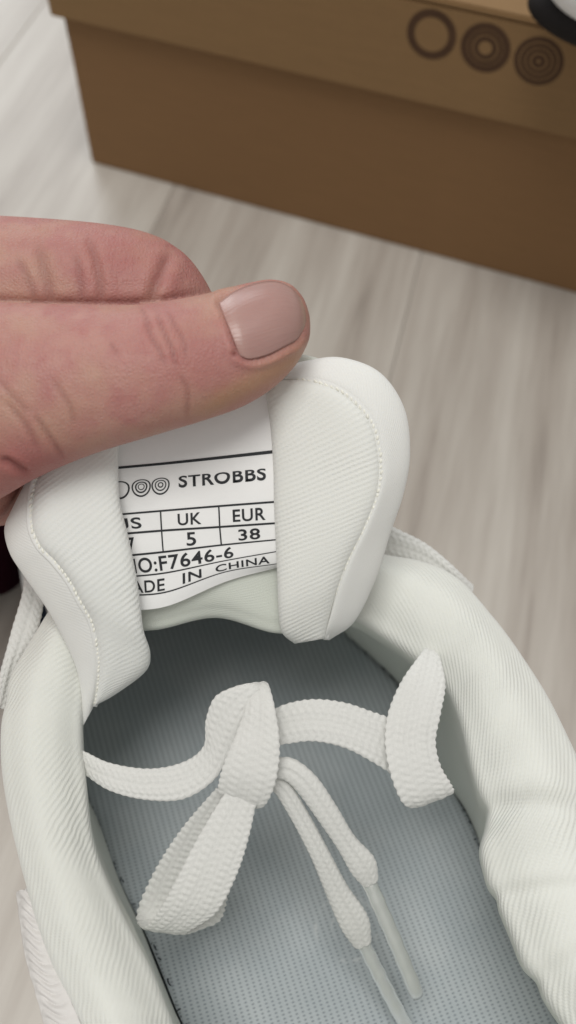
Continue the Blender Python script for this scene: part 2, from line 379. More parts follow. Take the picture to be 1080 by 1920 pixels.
uv = guv(G).reshape(G.shape[0], G.shape[1], 2)[..., ::-1]    # u along the path, v across
def gridobj(name, G, uv, mat, par):
    nv, nu, _ = G.shape; o = mesh(name, G.reshape(-1, 3), gfaces(nv, nu), mat, par, uv.reshape(-1, 2)); return o
col = gridobj('padded_collar', G[:, :split+1], uv[:, :split+1], M_col, shoe)
lin = gridobj('inner_lining', G[:, split:], uv[:, split:], M_soft, shoe)
for o_ in (col, lin): fix_normals(o_)

# sole outline (world cm), insole, upper
edge = np.concatenate([ll[::-1][0:0], ll, np.zeros((0, 3))])
fl = [ll[0]]                                      # forefoot continues from the front stations to the toe
toe = np.array([[-5.3, 9.6], [-6.2, 12.2], [-6.9, 15.2], [-6.6, 18.4], [-4.9, 20.4], [-2.6, 20.3], [-.6, 18.4], [.6, 15.6], [1.35, 13.0], [1.7, 11.4]])
ring = np.concatenate([Lw[:, :2], np.flipud(toe)])    # left front -> heel -> right front -> toe -> back to left front
ringc = ring[np.r_[0:NS:6, NS:len(ring)]]
rc = cr(np.c_[ringc, np.zeros(len(ringc))], 300, closed=True)[:, :2]
# smooth the outline
for _ in range(6): rc = (np.roll(rc, 1, 0)+rc*2+np.roll(rc, -1, 0))/4
area2 = 0.5*np.sum(rc[:, 0]*np.roll(rc[:, 1], -1)-rc[:, 1]*np.roll(rc[:, 0], -1)); sg = 1 if area2 > 0 else -1
tn = np.roll(rc, -1, 0)-np.roll(rc, 1, 0); tn /= np.linalg.norm(tn, axis=1, keepdims=True); on = np.c_[tn[:, 1], -tn[:, 0]]*sg
def insolid(name, inset, z0, mat, dish, par, nr=26):
    """filled outline as rings shrinking towards the spine, with a dished surface"""
    base = rc-on*inset; c = base.mean(0); V = []; 
    sp = np.array([c+np.clip(((p-c)@d0)*.62, -9, 8)*d0 for p in base])
    for k in range(nr):
        t = k/(nr-1); p = base*(1-t)+sp*t; z = z0-dish*math.sin(math.pi/2*min(1, t*1.6))
        V.append(np.c_[p, np.full(len(p), z)])
    c2 = (sp.max(0)+sp.min(0))/2; V.append(np.c_[sp*.0+sp@d0[:, None]*d0+(c@np.array([d0[1], -d0[0]]))*np.array([d0[1], -d0[0]]), np.full(len(sp), z0-dish)]); V = np.array(V); return V
d0 = np.array([-.33, .94]); d0 /= np.linalg.norm(d0)
base = rc-on*.02; p0_ = np.array([d0[1], -d0[0]]); al_, cr_ = base@d0, base@p0_; Gi = []
for t in np.linspace(0, 1, 110):
    a_ = al_.min()+.01+(al_.max()-al_.min()-.02)*(1-math.cos(math.pi*t))/2; nx = np.roll(al_, -1); hit = (al_-a_)*(nx-a_) < 0; f_ = (a_-al_[hit])/(nx[hit]-al_[hit]); xs_ = cr_[hit]+f_*(np.roll(cr_, -1)[hit]-cr_[hit])
    Gi.append([[*(p0_*x_+d0*a_), 2.45-.22*(1-abs(2*q-1)**2.5)] for q, x_ in zip(np.linspace(0, 1, 40), np.linspace(xs_.min(), xs_.max(), 40))])
Gi = np.array(Gi); Gi[..., 2] += noise3(Gi, 1.3, 4)*.03
ins = sheet('insole', Gi, M_insole, shoe, .25)
l_ = ins.data.uv_layers[0]; lx = np.zeros(len(ins.data.loops), int); ins.data.loops.foreach_get('vertex_index', lx); vc = np.zeros(len(ins.data.vertices)*3); ins.data.vertices.foreach_get('co', vc); vc = vc.reshape(-1, 3)[:, :2]/S+np.array([0, 4.0])
l_.data.foreach_set('uv', np.c_[vc@p0_, vc@d0][lx].ravel())
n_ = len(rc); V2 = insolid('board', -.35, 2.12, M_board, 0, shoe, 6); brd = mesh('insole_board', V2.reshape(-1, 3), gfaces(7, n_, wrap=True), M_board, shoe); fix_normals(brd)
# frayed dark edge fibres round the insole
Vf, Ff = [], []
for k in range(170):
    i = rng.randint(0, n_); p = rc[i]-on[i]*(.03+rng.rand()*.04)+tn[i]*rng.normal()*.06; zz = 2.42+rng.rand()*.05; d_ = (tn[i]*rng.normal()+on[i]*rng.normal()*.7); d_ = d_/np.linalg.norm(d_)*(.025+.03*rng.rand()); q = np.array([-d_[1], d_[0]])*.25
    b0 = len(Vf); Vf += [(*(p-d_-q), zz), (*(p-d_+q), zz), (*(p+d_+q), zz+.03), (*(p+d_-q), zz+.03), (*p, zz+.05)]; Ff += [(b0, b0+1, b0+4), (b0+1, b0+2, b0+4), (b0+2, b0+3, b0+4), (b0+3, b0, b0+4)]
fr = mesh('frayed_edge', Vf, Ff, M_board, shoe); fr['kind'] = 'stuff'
# outsole: a thick slab round the outline
so = rc+on*.55
P = [np.c_[so-on*.25, np.full(n_, 0.0)], np.c_[so, np.full(n_, .25)], np.c_[so+on*.05, np.full(n_, 1.2)], np.c_[so, np.full(n_, 2.0)], np.c_[so-on*.3, np.full(n_, 2.1)]]
P = np.array(P); Vs = np.concatenate([P.reshape(-1, 3)]); Fs = gfaces(5, n_, wrap=True)+[tuple(range(n_))[::-1], tuple(4*n_+i for i in range(n_))]
sl = mesh('outsole', Vs, Fs, M_sole, shoe); fix_normals(sl)
# quarter: outer wall from collar edge down to the sole, for the stations round the opening
uo = cr(np.c_[rc, np.zeros(n_)], n_)                     
from mathutils.kdtree import KDTree
kd = KDTree(n_)
for i in range(n_): kd.insert((so[i, 0], so[i, 1], 0), i)
kd.balance()
bot = np.array([[*so[kd.find((p[0], p[1], 0))[1]], 1.6] for p in O]); 
kk = np.ones(31)/31; pad = np.pad(bot, ((15, 15), (0, 0)), mode='edge'); bot = np.stack([np.convolve(pad[:, c], kk, 'valid') for c in range(3)], 1)
bot = bot-np.c_[(bot-O)[:, :2]*.28, np.zeros(NS)]
st = np.linspace(0, 1, 80)
topq = O-wn*.09-upz*.5
Q = topq[:, None]*(1-st[None, :, None])+bot[:, None]*st[None, :, None]
outv = -wn
bul = np.sin(np.pi*st)*.22
Q = Q+outv[:, None]*(bul-.20*np.exp(-(st/.03)**2))[None, :, None]+upz*(.25*np.exp(-(st/.03)**2))[None, :, None]
ss = guv(Q).reshape(NS, 80, 2)
hh = np.maximum(0, np.sin(ss[..., 1]*2*np.pi/.42+np.sin(ss[..., 0]*9)))*np.maximum(0, np.sin(ss[..., 0]*2*np.pi/.36))
Q = Q+outv[:, None]*(hh*.07+noise3(Q, 3, 9)*.03)[..., None]
qt = gridobj('outer_quarter', Q, ss, M_quarter, shoe); fix_normals(qt)
# raised heel overlay seen beside the left edge of the collar
Gh = surf([[(30, 1672, 16.15), (50, 1668, 15.95), (74, 1680, 15.8)], [(44, 1780, 15.6), (66, 1785, 15.4), (98, 1800, 15.3)], [(66, 1860, 15.15), (92, 1868, 15.0), (132, 1875, 14.9)], [(90, 1950, 14.75), (120, 1955, 14.6), (168, 1960, 14.5)]], 150, 50)
u2 = guv(Gh).reshape(150, 50, 2); nh = facing(Gh)
Gh = Gh+nh*(.055*np.abs(np.sin(u2[..., 1]*2*np.pi/.36+noise3(Gh, 5, 8)*1.5+1.1*np.sin(u2[..., 0]*11)))*np.sin(np.pi*np.clip(u2[..., 0]/u2[..., 0].max(), 0, 1))+noise3(Gh, 14, 2)*.02)[..., None]
sheet('heel_overlay', Gh, M_quarter, shoe, .35)
# vamp: arched forefoot upper from the throat to the toe cap
va = []
for t in np.linspace(0, 1, 60):
    i0 = 0
    va.append(t)
tl = cr(np.c_[np.array([[-4.75, 8.6], [-5.9, 11.2], [-7.0, 14.2], [-7.2, 17.2], [-6.3, 19.6], [-4.4, 21.0]]), np.zeros(6)], 60)
tr = cr(np.c_[np.array([[1.75, 10.3], [1.75, 12.0], [1.3, 14.6], [.4, 17.2], [-1.0, 19.6], [-3.2, 21.0]]), np.zeros(6)], 60)
hz = cr(np.array([[7.0], [6.9], [6.4], [5.6], [4.6], [3.0]]), 60)[:, 0]
th_ = np.linspace(0, math.pi, 49)
Vp = np.array([[(tl[k]+tr[k])/2+(tl[k]-tr[k])/2*(np.sign(math.cos(q))*abs(math.cos(q))**.7)+upz*(1.6+(hz[k]-1.6)*math.sin(q)**.75) for q in th_] for k in range(60)])
sheet('vamp', Vp, M_quarter, shoe, .25)

# ------------------------------------------------------------------ tongue (part of the shoe) with its pads, binding, label
LB = [  # label surface: columns at label u = 0,1,2,3
 [(190, 790, 16.15), (290, 772, 16.2), (395, 742, 16.15), (500, 712, 16.0)],
 [(188, 880, 16.15), (300, 870, 16.25), (405, 859, 16.2), (513, 847, 16.05)],
 [(190, 920, 16.15), (300, 909, 16.28), (405, 899, 16.24), (514, 889, 16.08)],
 [(195, 967, 16.2), (301, 958, 16.30), (410, 949, 16.28), (515, 941, 16.12)],
 [(205, 1003, 16.22), (303, 995, 16.34), (412, 988, 16.30), (516, 981, 16.15)],
 [(215, 1044, 16.25), (306, 1035, 16.36), (415, 1022, 16.34), (517, 1012, 16.2)],
 [(222, 1083, 16.3), (311, 1074, 16.40), (418, 1052, 16.38), (519, 1034, 16.25)],
 [(228, 1117, 16.35), (312, 1110, 16.46), (420, 1073, 16.46), (520, 1057, 16.32)],
 [(232, 1146, 16.4), (315, 1136, 16.52), (425, 1090, 16.54), (521, 1064, 16.4)]]
LBn = pix(LB)
def lab(u, v, off=0):
    """point on the label at column u (0..3), row v (0..8)"""
    u = np.atleast_1d(u).astype(float); v = np.atleast_1d(v).astype(float)
    def w4(t, n):
        i = np.clip(np.floor(t).astype(int), 0, n-2); f = t-i; return i, f
    ext = lambda P: np.concatenate([(2*P[0]-P[1])[None], P, (2*P[-1]-P[-2])[None]])
    E = ext(LBn); E = np.swapaxes(ext(np.swapaxes(E, 0, 1)), 0, 1)
    iv, fv = w4(v, 9); iu, fu = w4(u, 4)
    def wt(f): return [(-f+2*f**2-f**3)/2, (2-5*f**2+3*f**3)/2, (f+4*f**2-3*f**3)/2, (-f**2+f**3)/2]
    a_, b_ = wt(fv), wt(fu); out = 0
    for j in range(4):
        for i in range(4): out = out+(a_[j]*b_[i])[:, None]*E[iv+j, iu+i]
    # little ripples of the tape
    tc = CAM-out; tc /= np.linalg.norm(tc, axis=1, keepdims=True)
    rip = .012*np.sin(v*1.7+u*1.3)+.010*np.sin(u*4.1-v*.8)
    return out+tc*(off+rip)[:, None] if np.ndim(off) == 0 else out
tongue = bpy.data.objects.new('tongue', None); link(tongue); tongue.parent = shoe; tongue.location = Vector(D(370, 1000, 16.5))*S-shoe.location; tongue.empty_display_size = .01
# lining behind the label, continuing down and curling away into the shoe
def back(r, dd): return [(x, y, d+dd) for x, y, d in r]
TL = [[(105, 760, 16.35), (240, 700, 16.35), (390, 665, 16.35), (560, 664, 16.2), (640, 690, 16.1)],
      [(110, 880, 16.3), (215, 860, 16.35), (390, 800, 16.32), (535, 790, 16.2), (650, 800, 16.1)],
      [(120, 980, 16.35), (230, 960, 16.4), (390, 948, 16.4), (535, 930, 16.25), (650, 930, 16.15)],
      [(140, 1060, 16.4), (245, 1060, 16.5), (395, 1045, 16.5), (535, 1030, 16.4), (640, 1030, 16.3)],
      [(170, 1120, 16.5), (262, 1120, 16.6), (400, 1100, 16.62), (535, 1100, 16.6), (620, 1100, 16.5)],
      [(190, 1165, 16.7), (287, 1162, 16.78), (405, 1138, 16.85), (520, 1165, 16.8), (610, 1160, 16.7)],
      [(200, 1180, 17.0), (292, 1181, 17.05), (405, 1158, 17.25), (515, 1186, 17.1), (600, 1180, 17.0)],
      [(215, 1150, 18.0), (300, 1150, 18.2), (405, 1120, 18.5), (515, 1140, 18.2), (600, 1130, 18.0)],
      [(230, 1080, 19.5), (310, 1070, 19.8), (405, 1050, 20), (505, 1060, 19.8), (590, 1060, 19.5)]]
sheet('tongue_lining', surf(TL, 150, 90), M_soft, tongue, .12)
# label tape and its print: one mesh, two materials
nu_, nv_ = 60, 120
uu, vv = np.meshgrid(np.linspace(0, 3, nu_), np.linspace(0, 8, nv_)); Vl = lab(uu.ravel(), vv.ravel(), .03); Fl = gfaces(nv_, nu_); fm = [0]*len(Fl); Vl = list(Vl)
Vlb = lab(uu.ravel(), vv.ravel(), .0); base = len(Vl); Vl += list(Vlb); Fl += [tuple(base+x for x in q[::-1]) for q in gfaces(nv_, nu_)]; fm = [0]*len(Fl)
def addprint(V, F):
    b0 = len(Vl); Vl.extend(list(V)); Fl.extend([tuple(b0+x for x in q) for q in F]); fm.extend([1]*len(F))
def strip(u0, v0, u1, v1, tu, tv, n=40):
    t = np.linspace(0, 1, n); u = u0+(u1-u0)*t; v = v0+(v1-v0)*t
    addprint(np.concatenate([lab(u-tu, v-tv, .038), lab(u+tu, v+tv, .038)]), [(i, i+1, n+i+1, n+i) for i in range(n-1)])
for v_, t_ in ((1, .035), (3, .04), (4, .05), (5, .045), (6, .035), (7, .04)): strip(.04, v_, 3.0, v_, 0, t_)
for u_ in (.04, 1.0, 2.0): strip(u_, 3, u_, 5, .013, 0)
def text(s, u0, u1, v0, v1, bold=.016):
    cu = bpy.data.curves.new('t', 'FONT'); cu.body = s; cu.fill_mode = 'FRONT'; cu.dimensions = '2D'; cu.resolution_u = 6; cu.offset = bold; cu.space_character = 1.08
    ob = link(bpy.data.objects.new('t', cu)); dg = bpy.context.evaluated_depsgraph_get(); me = bpy.data.meshes.new_from_object(ob.evaluated_get(dg))
    bm = bmesh.new(); bm.from_mesh(me); bmesh.ops.triangulate(bm, faces=bm.faces)
    P_ = np.array([v.co[:] for v in bm.verts]); F_ = [[v.index for v in f.verts] for f in bm.faces]; bm.free()
    mn, mx = P_.min(0), P_.max(0); u = u0+(P_[:, 0]-mn[0])/(mx[0]-mn[0])*(u1-u0); v = v1+(P_[:, 1]-mn[1])/(mx[1]-mn[1])*(v0-v1)
    bpy.data.objects.remove(ob); bpy.data.curves.remove(cu); bpy.data.meshes.remove(me)
    addprint(lab(u, v, .038), F_)
text('STROBBS', 1.33, 2.86, 1.62, 2.2, .022)
text('US', .12, .64, 3.2, 3.8); text('UK', 1.29, 1.69, 3.2, 3.8); text('EUR', 2.24, 2.83, 3.2, 3.8)
text('7', .30, .46, 4.2, 4.85); text('5', 1.42, 1.58, 4.17, 4.85); text('38', 2.32, 2.72, 4.2, 4.85)
text('NO:F7646-6', .16, 2.2, 5.16, 5.88)
text('MADE', -.0, .97, 6.25, 6.88, .014); text('IN', 1.30, 1.62, 6.2, 6.82, .014); text('CHINA', 1.86, 2.86, 6.22, 6.84, .014)
def pring(uc, vc, r0, r1, n=40):
    t = np.linspace(0, 2*math.pi, n, endpoint=False)
    addprint(np.concatenate([lab(uc+r0*.0097*np.cos(t), vc+r0*.0235*np.sin(t), .038), lab(uc+r1*.0097*np.cos(t), vc+r1*.0235*np.sin(t), .038)]), [(i, (i+1) % n, n+(i+1) % n, n+i) for i in range(n)])
pring(.31, 2.0, 14.5, 17.5); pring(.675, 2.0, 14.5, 17); pring(.675, 2.0, 8.5, 11); pring(1.01, 2.0, 14, 16.5); pring(1.01, 2.0, 8.5, 10.5); pring(1.01, 2.0, 3.2, 5.2); pring(.675, 2.0, 4.5, 6.0)
lb = mesh('size_label', Vl, Fl, None, tongue, mats=[M_label, M_ink], fm=fm); fix_normals(lb)

# pads: rows run from the inner edge to the stitch line, stations go top -> bottom
def rowspad(inner, outer, depi, depo, puff, n=44, m=70, pw=3.2):
    """closed puffy pad between two pixel curves"""
    Pi = arc(np.array([D(x, y, d) for (x, y), d in zip(inner, depi)]), m); Po = arc(np.array([D(x, y, d) for (x, y), d in zip(outer, depo)]), m)
    tc = CAM-(Pi+Po)/2; tc /= np.linalg.norm(tc, axis=1, keepdims=True)
    t = np.linspace(0, 1, n); G = Pi[:, None]*(1-t[None, :, None])+Po[:, None]*t[None, :, None]
    prof_ = (1-np.abs(2*t-1)**pw)**.5
    return G+tc[:, None]*(prof_[None, :, None]*puff), tc
def closedpad(name, G, tc, mat, par, thick=.3, seed=1, amp=.02):
    G = G+tc[:, None]*(noise3(G, 1.6, seed)*amp)[..., None]
    return sheet(name, G, mat, par, thick, tc)
RPi = [(508, 690), (500, 740), (507, 800), (512, 870), (514, 950), (517, 1020), (520, 1090), (522, 1140), (528, 1185), (552, 1207)]
RPo = [(520, 716), (560, 712), (605, 722), (660, 750), (697, 800), (712, 868), (706, 940), (672, 1020), (642, 1090), (613, 1196)]
RPo = [(515, 716), (575, 713), (640, 735), (692, 785), (712, 850), (710, 920), (684, 990), (654, 1050), (632, 1110), (610, 1197)]
dRi = [16.05, 16.0, 16.0, 16.0, 16.02, 16.05, 16.15, 16.3, 16.55, 16.8]; dRo = [15.95, 15.85, 15.75, 15.7, 15.72, 15.78, 15.9, 16.05, 16.25, 16.75]
G_, tc_ = rowspad(RPi, RPo, dRi, dRo, .22)
closedpad('side_pad', G_, tc_, M_rib_r, tongue, .35, 2)
RBo = [(520, 690), (575, 676), (640, 670), (712, 698), (758, 765), (769, 850), (757, 925), (732, 1000), (705, 1085), (665, 1165), (618, 1200)]
RBi = [(510, 716), (575, 712), (640, 734), (692, 784), (712, 850), (710, 920), (684, 990), (655, 1050), (632, 1110), (615, 1170), (606, 1200)]
dBo = [16.1, 16.1, 16.05, 16.0, 16.0, 16.05, 16.15, 16.3, 16.5, 16.8, 17.0]; dBi = [15.9, 15.85, 15.75, 15.7, 15.7, 15.74, 15.84, 15.95, 16.15, 16.45, 16.8]
G_, tc_ = rowspad(RBi, RBo, dBi, dBo, .12, 30, 90, 3)
RB = G_; closedpad('edge_binding', G_, tc_, M_bind, tongue, .3, 6, .015)
LPi = [(225, 800), (222, 870), (225, 940), (238, 995), (252, 1060), (262, 1120), (269, 1180), (282, 1225), (272, 1260), (215, 1303), (180, 1322)]
LPo = [(90, 850), (66, 905), (58, 975), (72, 1020), (100, 1050), (128, 1085), (150, 1125), (172, 1165), (184, 1220), (185, 1270), (178, 1325)]
dLi = [15.95, 15.9, 15.88, 15.9, 15.95, 16.05, 16.2, 16.5, 16.7, 16.9, 17.0]; dLo = [16.0, 15.95, 15.9, 15.88, 15.88, 15.9, 16.0, 16.15, 16.35, 16.6, 16.95]
G_, tc_ = rowspad(LPi, LPo, dLi, dLo, .26, 44, 80)
closedpad('side_pad', G_, tc_, M_rib_l, tongue, .35, 4, .03)
LBi2 = [(92, 850), (68, 905), (60, 975), (74, 1020), (101, 1050), (129, 1085), (151, 1125), (172, 1165), (184, 1220), (184, 1270), (174, 1328)]
LBo2 = [(60, 870), (47, 905), (22, 955), (8, 992), (18, 1037), (45, 1080), (90, 1145), (120, 1200), (142, 1250), (152, 1300), (150, 1372)]
dl2o = [16.2, 16.2, 16.2, 16.25, 16.25, 16.3, 16.4, 16.55, 16.7, 16.85, 17.1]
G_, tc_ = rowspad(LBi2, LBo2, [d+.02 for d in dLo], dl2o, .14, 30, 90, 2.6)
closedpad('edge_binding', G_, tc_, M_bind, tongue, .3, 8, .02)
# stitches sunk in the seam between pad and binding
def stitches(line, deps, n, par, ln=.040, r=.023, lift=.04):
    P_ = arc(np.array([D(x, y, d) for (x, y), d in zip(line, deps)]), n); Vv, Ff_ = [], []
    for k in range(1, n-1):
        t = P_[k+1]-P_[k-1]; t /= np.linalg.norm(t); c = CAM-P_[k]; c /= np.linalg.norm(c); s = np.cross(t, c); t = t*.93+s*.35; p = P_[k]+c*lift+rng.normal(size=3)*.006; b0 = len(Vv)
        for q, rr in ((-1, .35), (-.6, 1), (.6, 1), (1, .35)):
            for h in range(6): Vv.append(p+t*ln*q+(s*math.cos(h*math.pi/3)+c*math.sin(h*math.pi/3))*r*rr-c*abs(q)*.012)
        Ff_ += [(b0+g*6+h, b0+g*6+(h+1) % 6, b0+g*6+6+(h+1) % 6, b0+g*6+6+h) for g in range(3) for h in range(6)]
    Vt = []
    for k in range(n):
        t = P_[min(k+1, n-1)]-P_[max(k-1, 0)]; t /= np.linalg.norm(t); c = CAM-P_[k]; c /= np.linalg.norm(c); q_ = np.cross(t, c)
        for h in range(10): Vt.append(P_[k]+c*(lift-.035)+q_*math.cos(h*math.pi/5)*.07+c*math.sin(h*math.pi/5)*.035)
    sm = mesh('seam', Vt, gfaces(n, 10, wrap=True)+[tuple(range(10))[::-1], tuple((n-1)*10+h for h in range(10))], M_bind, par); fix_normals(sm)
    o = mesh('stitching', Vv, Ff_, M_thread, par); o['kind'] = 'stuff'; return o
stitches([(p[0]+1, p[1]) for p in RPo], [d-.03 for d in dRo], 62, tongue)
stitches([(p[0]-1, p[1]) for p in LPo], [d-.03 for d in dLo], 56, tongue)

# ------------------------------------------------------------------ laces: flat braided ribbons given by their two edges
laces = bpy.data.objects.new('shoelace', None); link(laces); laces.parent = shoe; laces.location = Vector(D(460, 1400, 16))*S-shoe.location; laces.empty_display_size = .01
def ribbon(name, Ae, Be, par, thick=.085, amp=.019, mat=M_lace, cap=True, tight=1.0, rows=2):
    Aw = np.array([D(*p) for p in Ae]); Bw = np.array([D(*p) for p in Be]); m0 = (Aw+Bw)/2
    L = np.sum(np.linalg.norm(np.diff(cr(m0, 200), axis=0), axis=1)); m = max(60, int(L/.014))
    C6 = cr(np.concatenate([Aw, Bw], 1), m*3); mid = (C6[:, :3]+C6[:, 3:])/2
    l = np.r_[0, np.cumsum(np.linalg.norm(np.diff(mid, axis=0), axis=1))]; t = np.linspace(0, l[-1], m); C6 = np.stack([np.interp(t, l, C6[:, k]) for k in range(6)], 1)
    Aw, Bw = C6[:, :3], C6[:, 3:]; mid = (Aw+Bw)/2; W = (Bw-Aw)/2; hw = np.linalg.norm(W, axis=1); wd = W/np.maximum(hw, 1e-6)[:, None]
    tg = np.gradient(mid, axis=0); tg /= np.linalg.norm(tg, axis=1, keepdims=True); nn = np.cross(wd, tg); nn /= np.linalg.norm(nn, axis=1, keepdims=True)+1e-9
    na = 56; th2 = np.linspace(0, 2*math.pi, na, endpoint=False); cx = np.sign(np.cos(th2))*np.abs(np.cos(th2))**.75; sx = np.sign(np.sin(th2))*np.abs(np.sin(th2))**.9
    s = t[:, None]; X = cx[None, :]
    pitch = .13*tight
    # braid: rows of small V-shaped nodules, chevron about the middle
    ph = s/pitch+np.abs(X)*hw.max()/.16
    xa = np.arcsin(np.clip(X, -1, 1))/(math.pi/2)*.5+X*.5; ncol = 2*rows+1; ci = np.floor((xa*.5+.5)*ncol*.9999); cf = (xa*.5+.5)*ncol*.9999-ci
    lean = (cf-.5)*.55*np.where(ci % 2 == 0, 1, -1)
    h = (.5+.5*np.cos(2*np.pi*(s/pitch+.5*ci+lean)))**.8*np.sin(np.pi*cf)**.6
    edge_ = 1+.022*np.cos(2*np.pi*s/pitch)*np.abs(X)**6
    V = mid[:, None]+wd[:, None]*(X*hw[:, None]*edge_)[..., None]+nn[:, None]*((thick/2*sx[None, :]*(1-.25*np.exp(-(X/.12)**2)))+np.sign(sx)[None, :]*h*amp*np.abs(sx)[None, :]**.5)[..., None]
    F = gfaces(m, na, wrap=True)
    if cap: F += [tuple(range(na))[::-1], tuple((m-1)*na+i for i in range(na))]
    uvv = np.stack([np.broadcast_to(X*hw[:, None], (m, na)), np.broadcast_to(s, (m, na))], 2).reshape(-1, 2)
    o = mesh(name, V.reshape(-1, 3), F, mat, par, uvv); fix_normals(o); return o
# strand from the left collar to the knot, turning up and over
ribbon('lace_strand', [(118, 1404, 17.0), (150, 1406, 16.75), (205, 1430, 16.5), (280, 1441, 16.35), (345, 1428, 16.3), (382, 1398, 16.25), (386, 1350, 16.15), (402, 1308, 16.05), (435, 1289, 16.0), (468, 1281, 16.05), (490, 1284, 16.25)],
       [(112, 1432, 17.1), (150, 1446, 16.85), (205, 1482, 16.45), (275, 1500, 16.3), (345, 1498, 16.2), (402, 1462, 16.1), (432, 1410, 16.05), (450, 1365, 16.0), (466, 1325, 15.98), (486, 1300, 16.0), (506, 1300, 16.2)], laces)
# knot band, wide, wrapping over the bow
ribbon('knot_band', [(478, 1292, 16.55), (466, 1288, 16.2), (462, 1318, 15.98), (448, 1362, 15.9), (430, 1405, 15.82), (414, 1450, 15.85), (410, 1485, 16.05), (428, 1500, 16.4)],
       [(500, 1282, 16.4), (506, 1290, 16.05), (515, 1325, 15.8), (523, 1375, 15.7), (524, 1420, 15.68), (516, 1470, 15.72), (498, 1508, 15.95), (480, 1512, 16.35)], laces, .13, .015)
ribbon('lace_strand', [(490, 1345, 16.4), (530, 1322, 16.3), (585, 1311, 16.25), (645, 1317, 16.25), (700, 1335, 16.3), (750, 1352, 16.4)],
       [(490, 1398, 16.3), (530, 1396, 16.2), (585, 1390, 16.15), (645, 1402, 16.15), (700, 1430, 16.2), (750, 1462, 16.35)], laces)
# broad flat strand by the right collar, folding back at its lower end
ribbon('lace_strand', [(799, 1213, 17.4), (782, 1235, 17.0), (752, 1278, 16.6), (728, 1335, 16.3), (722, 1390, 16.15), (730, 1445, 16.05), (750, 1498, 16.1), (768, 1513, 16.3), (785, 1500, 16.6), (770, 1440, 16.7)],
       [(812, 1215, 17.5), (826, 1238, 17.1), (835, 1285, 16.7), (826, 1340, 16.4), (817, 1390, 16.3), (826, 1435, 16.25), (846, 1470, 16.3), (850, 1484, 16.5), (830, 1478, 16.8), (800, 1420, 16.9)], laces)
# bow loop
ribbon('bow_loop', [(432, 1470, 15.95), (378, 1558, 15.98), (335, 1640, 16.05), (303, 1700, 16.2), (272, 1738, 16.5), (256, 1724, 16.9), (264, 1688, 17.0), (298, 1618, 16.85), (345, 1548, 16.6), (405, 1478, 16.3)],
       [(482, 1500, 15.95), (464, 1580, 15.95), (440, 1650, 16.0), (405, 1712, 16.15), (350, 1748, 16.5), (378, 1742, 17.0), (414, 1724, 17.1), (430, 1668, 17.0), (452, 1590, 16.75), (480, 1508, 16.4)], laces, .09, .015)
# two free ends with aglets
def tubeend(pts, w, agl, aw):
    pts = np.array(pts, float); dx = np.gradient(pts[:, :2], axis=0); dx /= np.linalg.norm(dx, axis=1, keepdims=True); pn = np.c_[-dx[:, 1], dx[:, 0]]; w = np.array(w)[:, None]/2
    e = ribbon('lace_end', [(*(p[:2]-q*h), p[2]) for p, q, h in zip(pts, pn, w[:, 0])], [(*(p[:2]+q*h), p[2]) for p, q, h in zip(pts, pn, w[:, 0])], laces, .2, .012, rows=2)
    C = cr(np.array([D(*p) for p in agl]), 30); Vv = []; tt = C[-1]-C[0]; tt /= np.linalg.norm(tt); s = np.cross(tt, upz); s /= np.linalg.norm(s); c = np.cross(s, tt)
    for k, p in enumerate(C):
        r = aw*(.75 if k in (0, 29) else 1)*(1+.04*math.sin(k*1.3))
        Vv += [p+(s*math.cos(a_)*r+c*math.sin(a_)*r*.75) for a_ in np.linspace(0, 2*math.pi, 20, endpoint=False)]
    mesh('aglet', Vv, gfaces(30, 20, wrap=True)+[tuple(range(20))[::-1], tuple(580+i for i in range(20))], M_agl, e)
    # the lace core inside the clear tip
    Vc = []
    for k, p in enumerate(C[:28]): Vc += [p+(s*math.cos(a_)+c*math.sin(a_)*.7)*aw*.62 for a_ in np.linspace(0, 2*math.pi, 12, endpoint=False)]
    mesh('lace_core', Vc, gfaces(28, 12, wrap=True)+[tuple(range(12))[::-1], tuple(27*12+i for i in range(12))], M_lace, e)
tubeend([(505, 1442, 16.2), (540, 1442, 16.15), (575, 1470, 16.2), (612, 1522, 16.35), (648, 1578, 16.55), (680, 1622, 16.7), (694, 1652, 16.85)], [40, 44, 46, 44, 40, 52, 34], [(688, 1645, 16.85), (735, 1752, 17.2), (784, 1868, 17.6)], .135)
tubeend([(505, 1458, 16.3), (530, 1478, 16.3), (562, 1530, 16.45), (598, 1598, 16.65), (632, 1670, 16.9), (664, 1728, 17.1), (680, 1768, 17.3)], [30, 34, 34, 36, 44, 56, 36], [(676, 1758, 17.3), (722, 1850, 17.7), (775, 1950, 18.2)], .13)
# lace runs outside the collar
ribbon('lace_strand', [(705, 975, 19.0), (745, 992, 18.8), (800, 1020, 18.75), (850, 1062, 18.7), (888, 1102, 18.9)], [(700, 1040, 19.2), (735, 1048, 18.9), (790, 1062, 18.8), (840, 1084, 18.8), (880, 1110, 19.0)], laces, .2, .03)
ribbon('lace_strand', [(50, 1040, 18.0), (42, 1110, 17.7), (22, 1180, 17.5), (4, 1250, 17.3), (-12, 1320, 17.4)], [(86, 1060, 18.1), (82, 1130, 17.8), (68, 1190, 17.6), (34, 1250, 17.5), (10, 1330, 17.6)], laces, .16, .02)

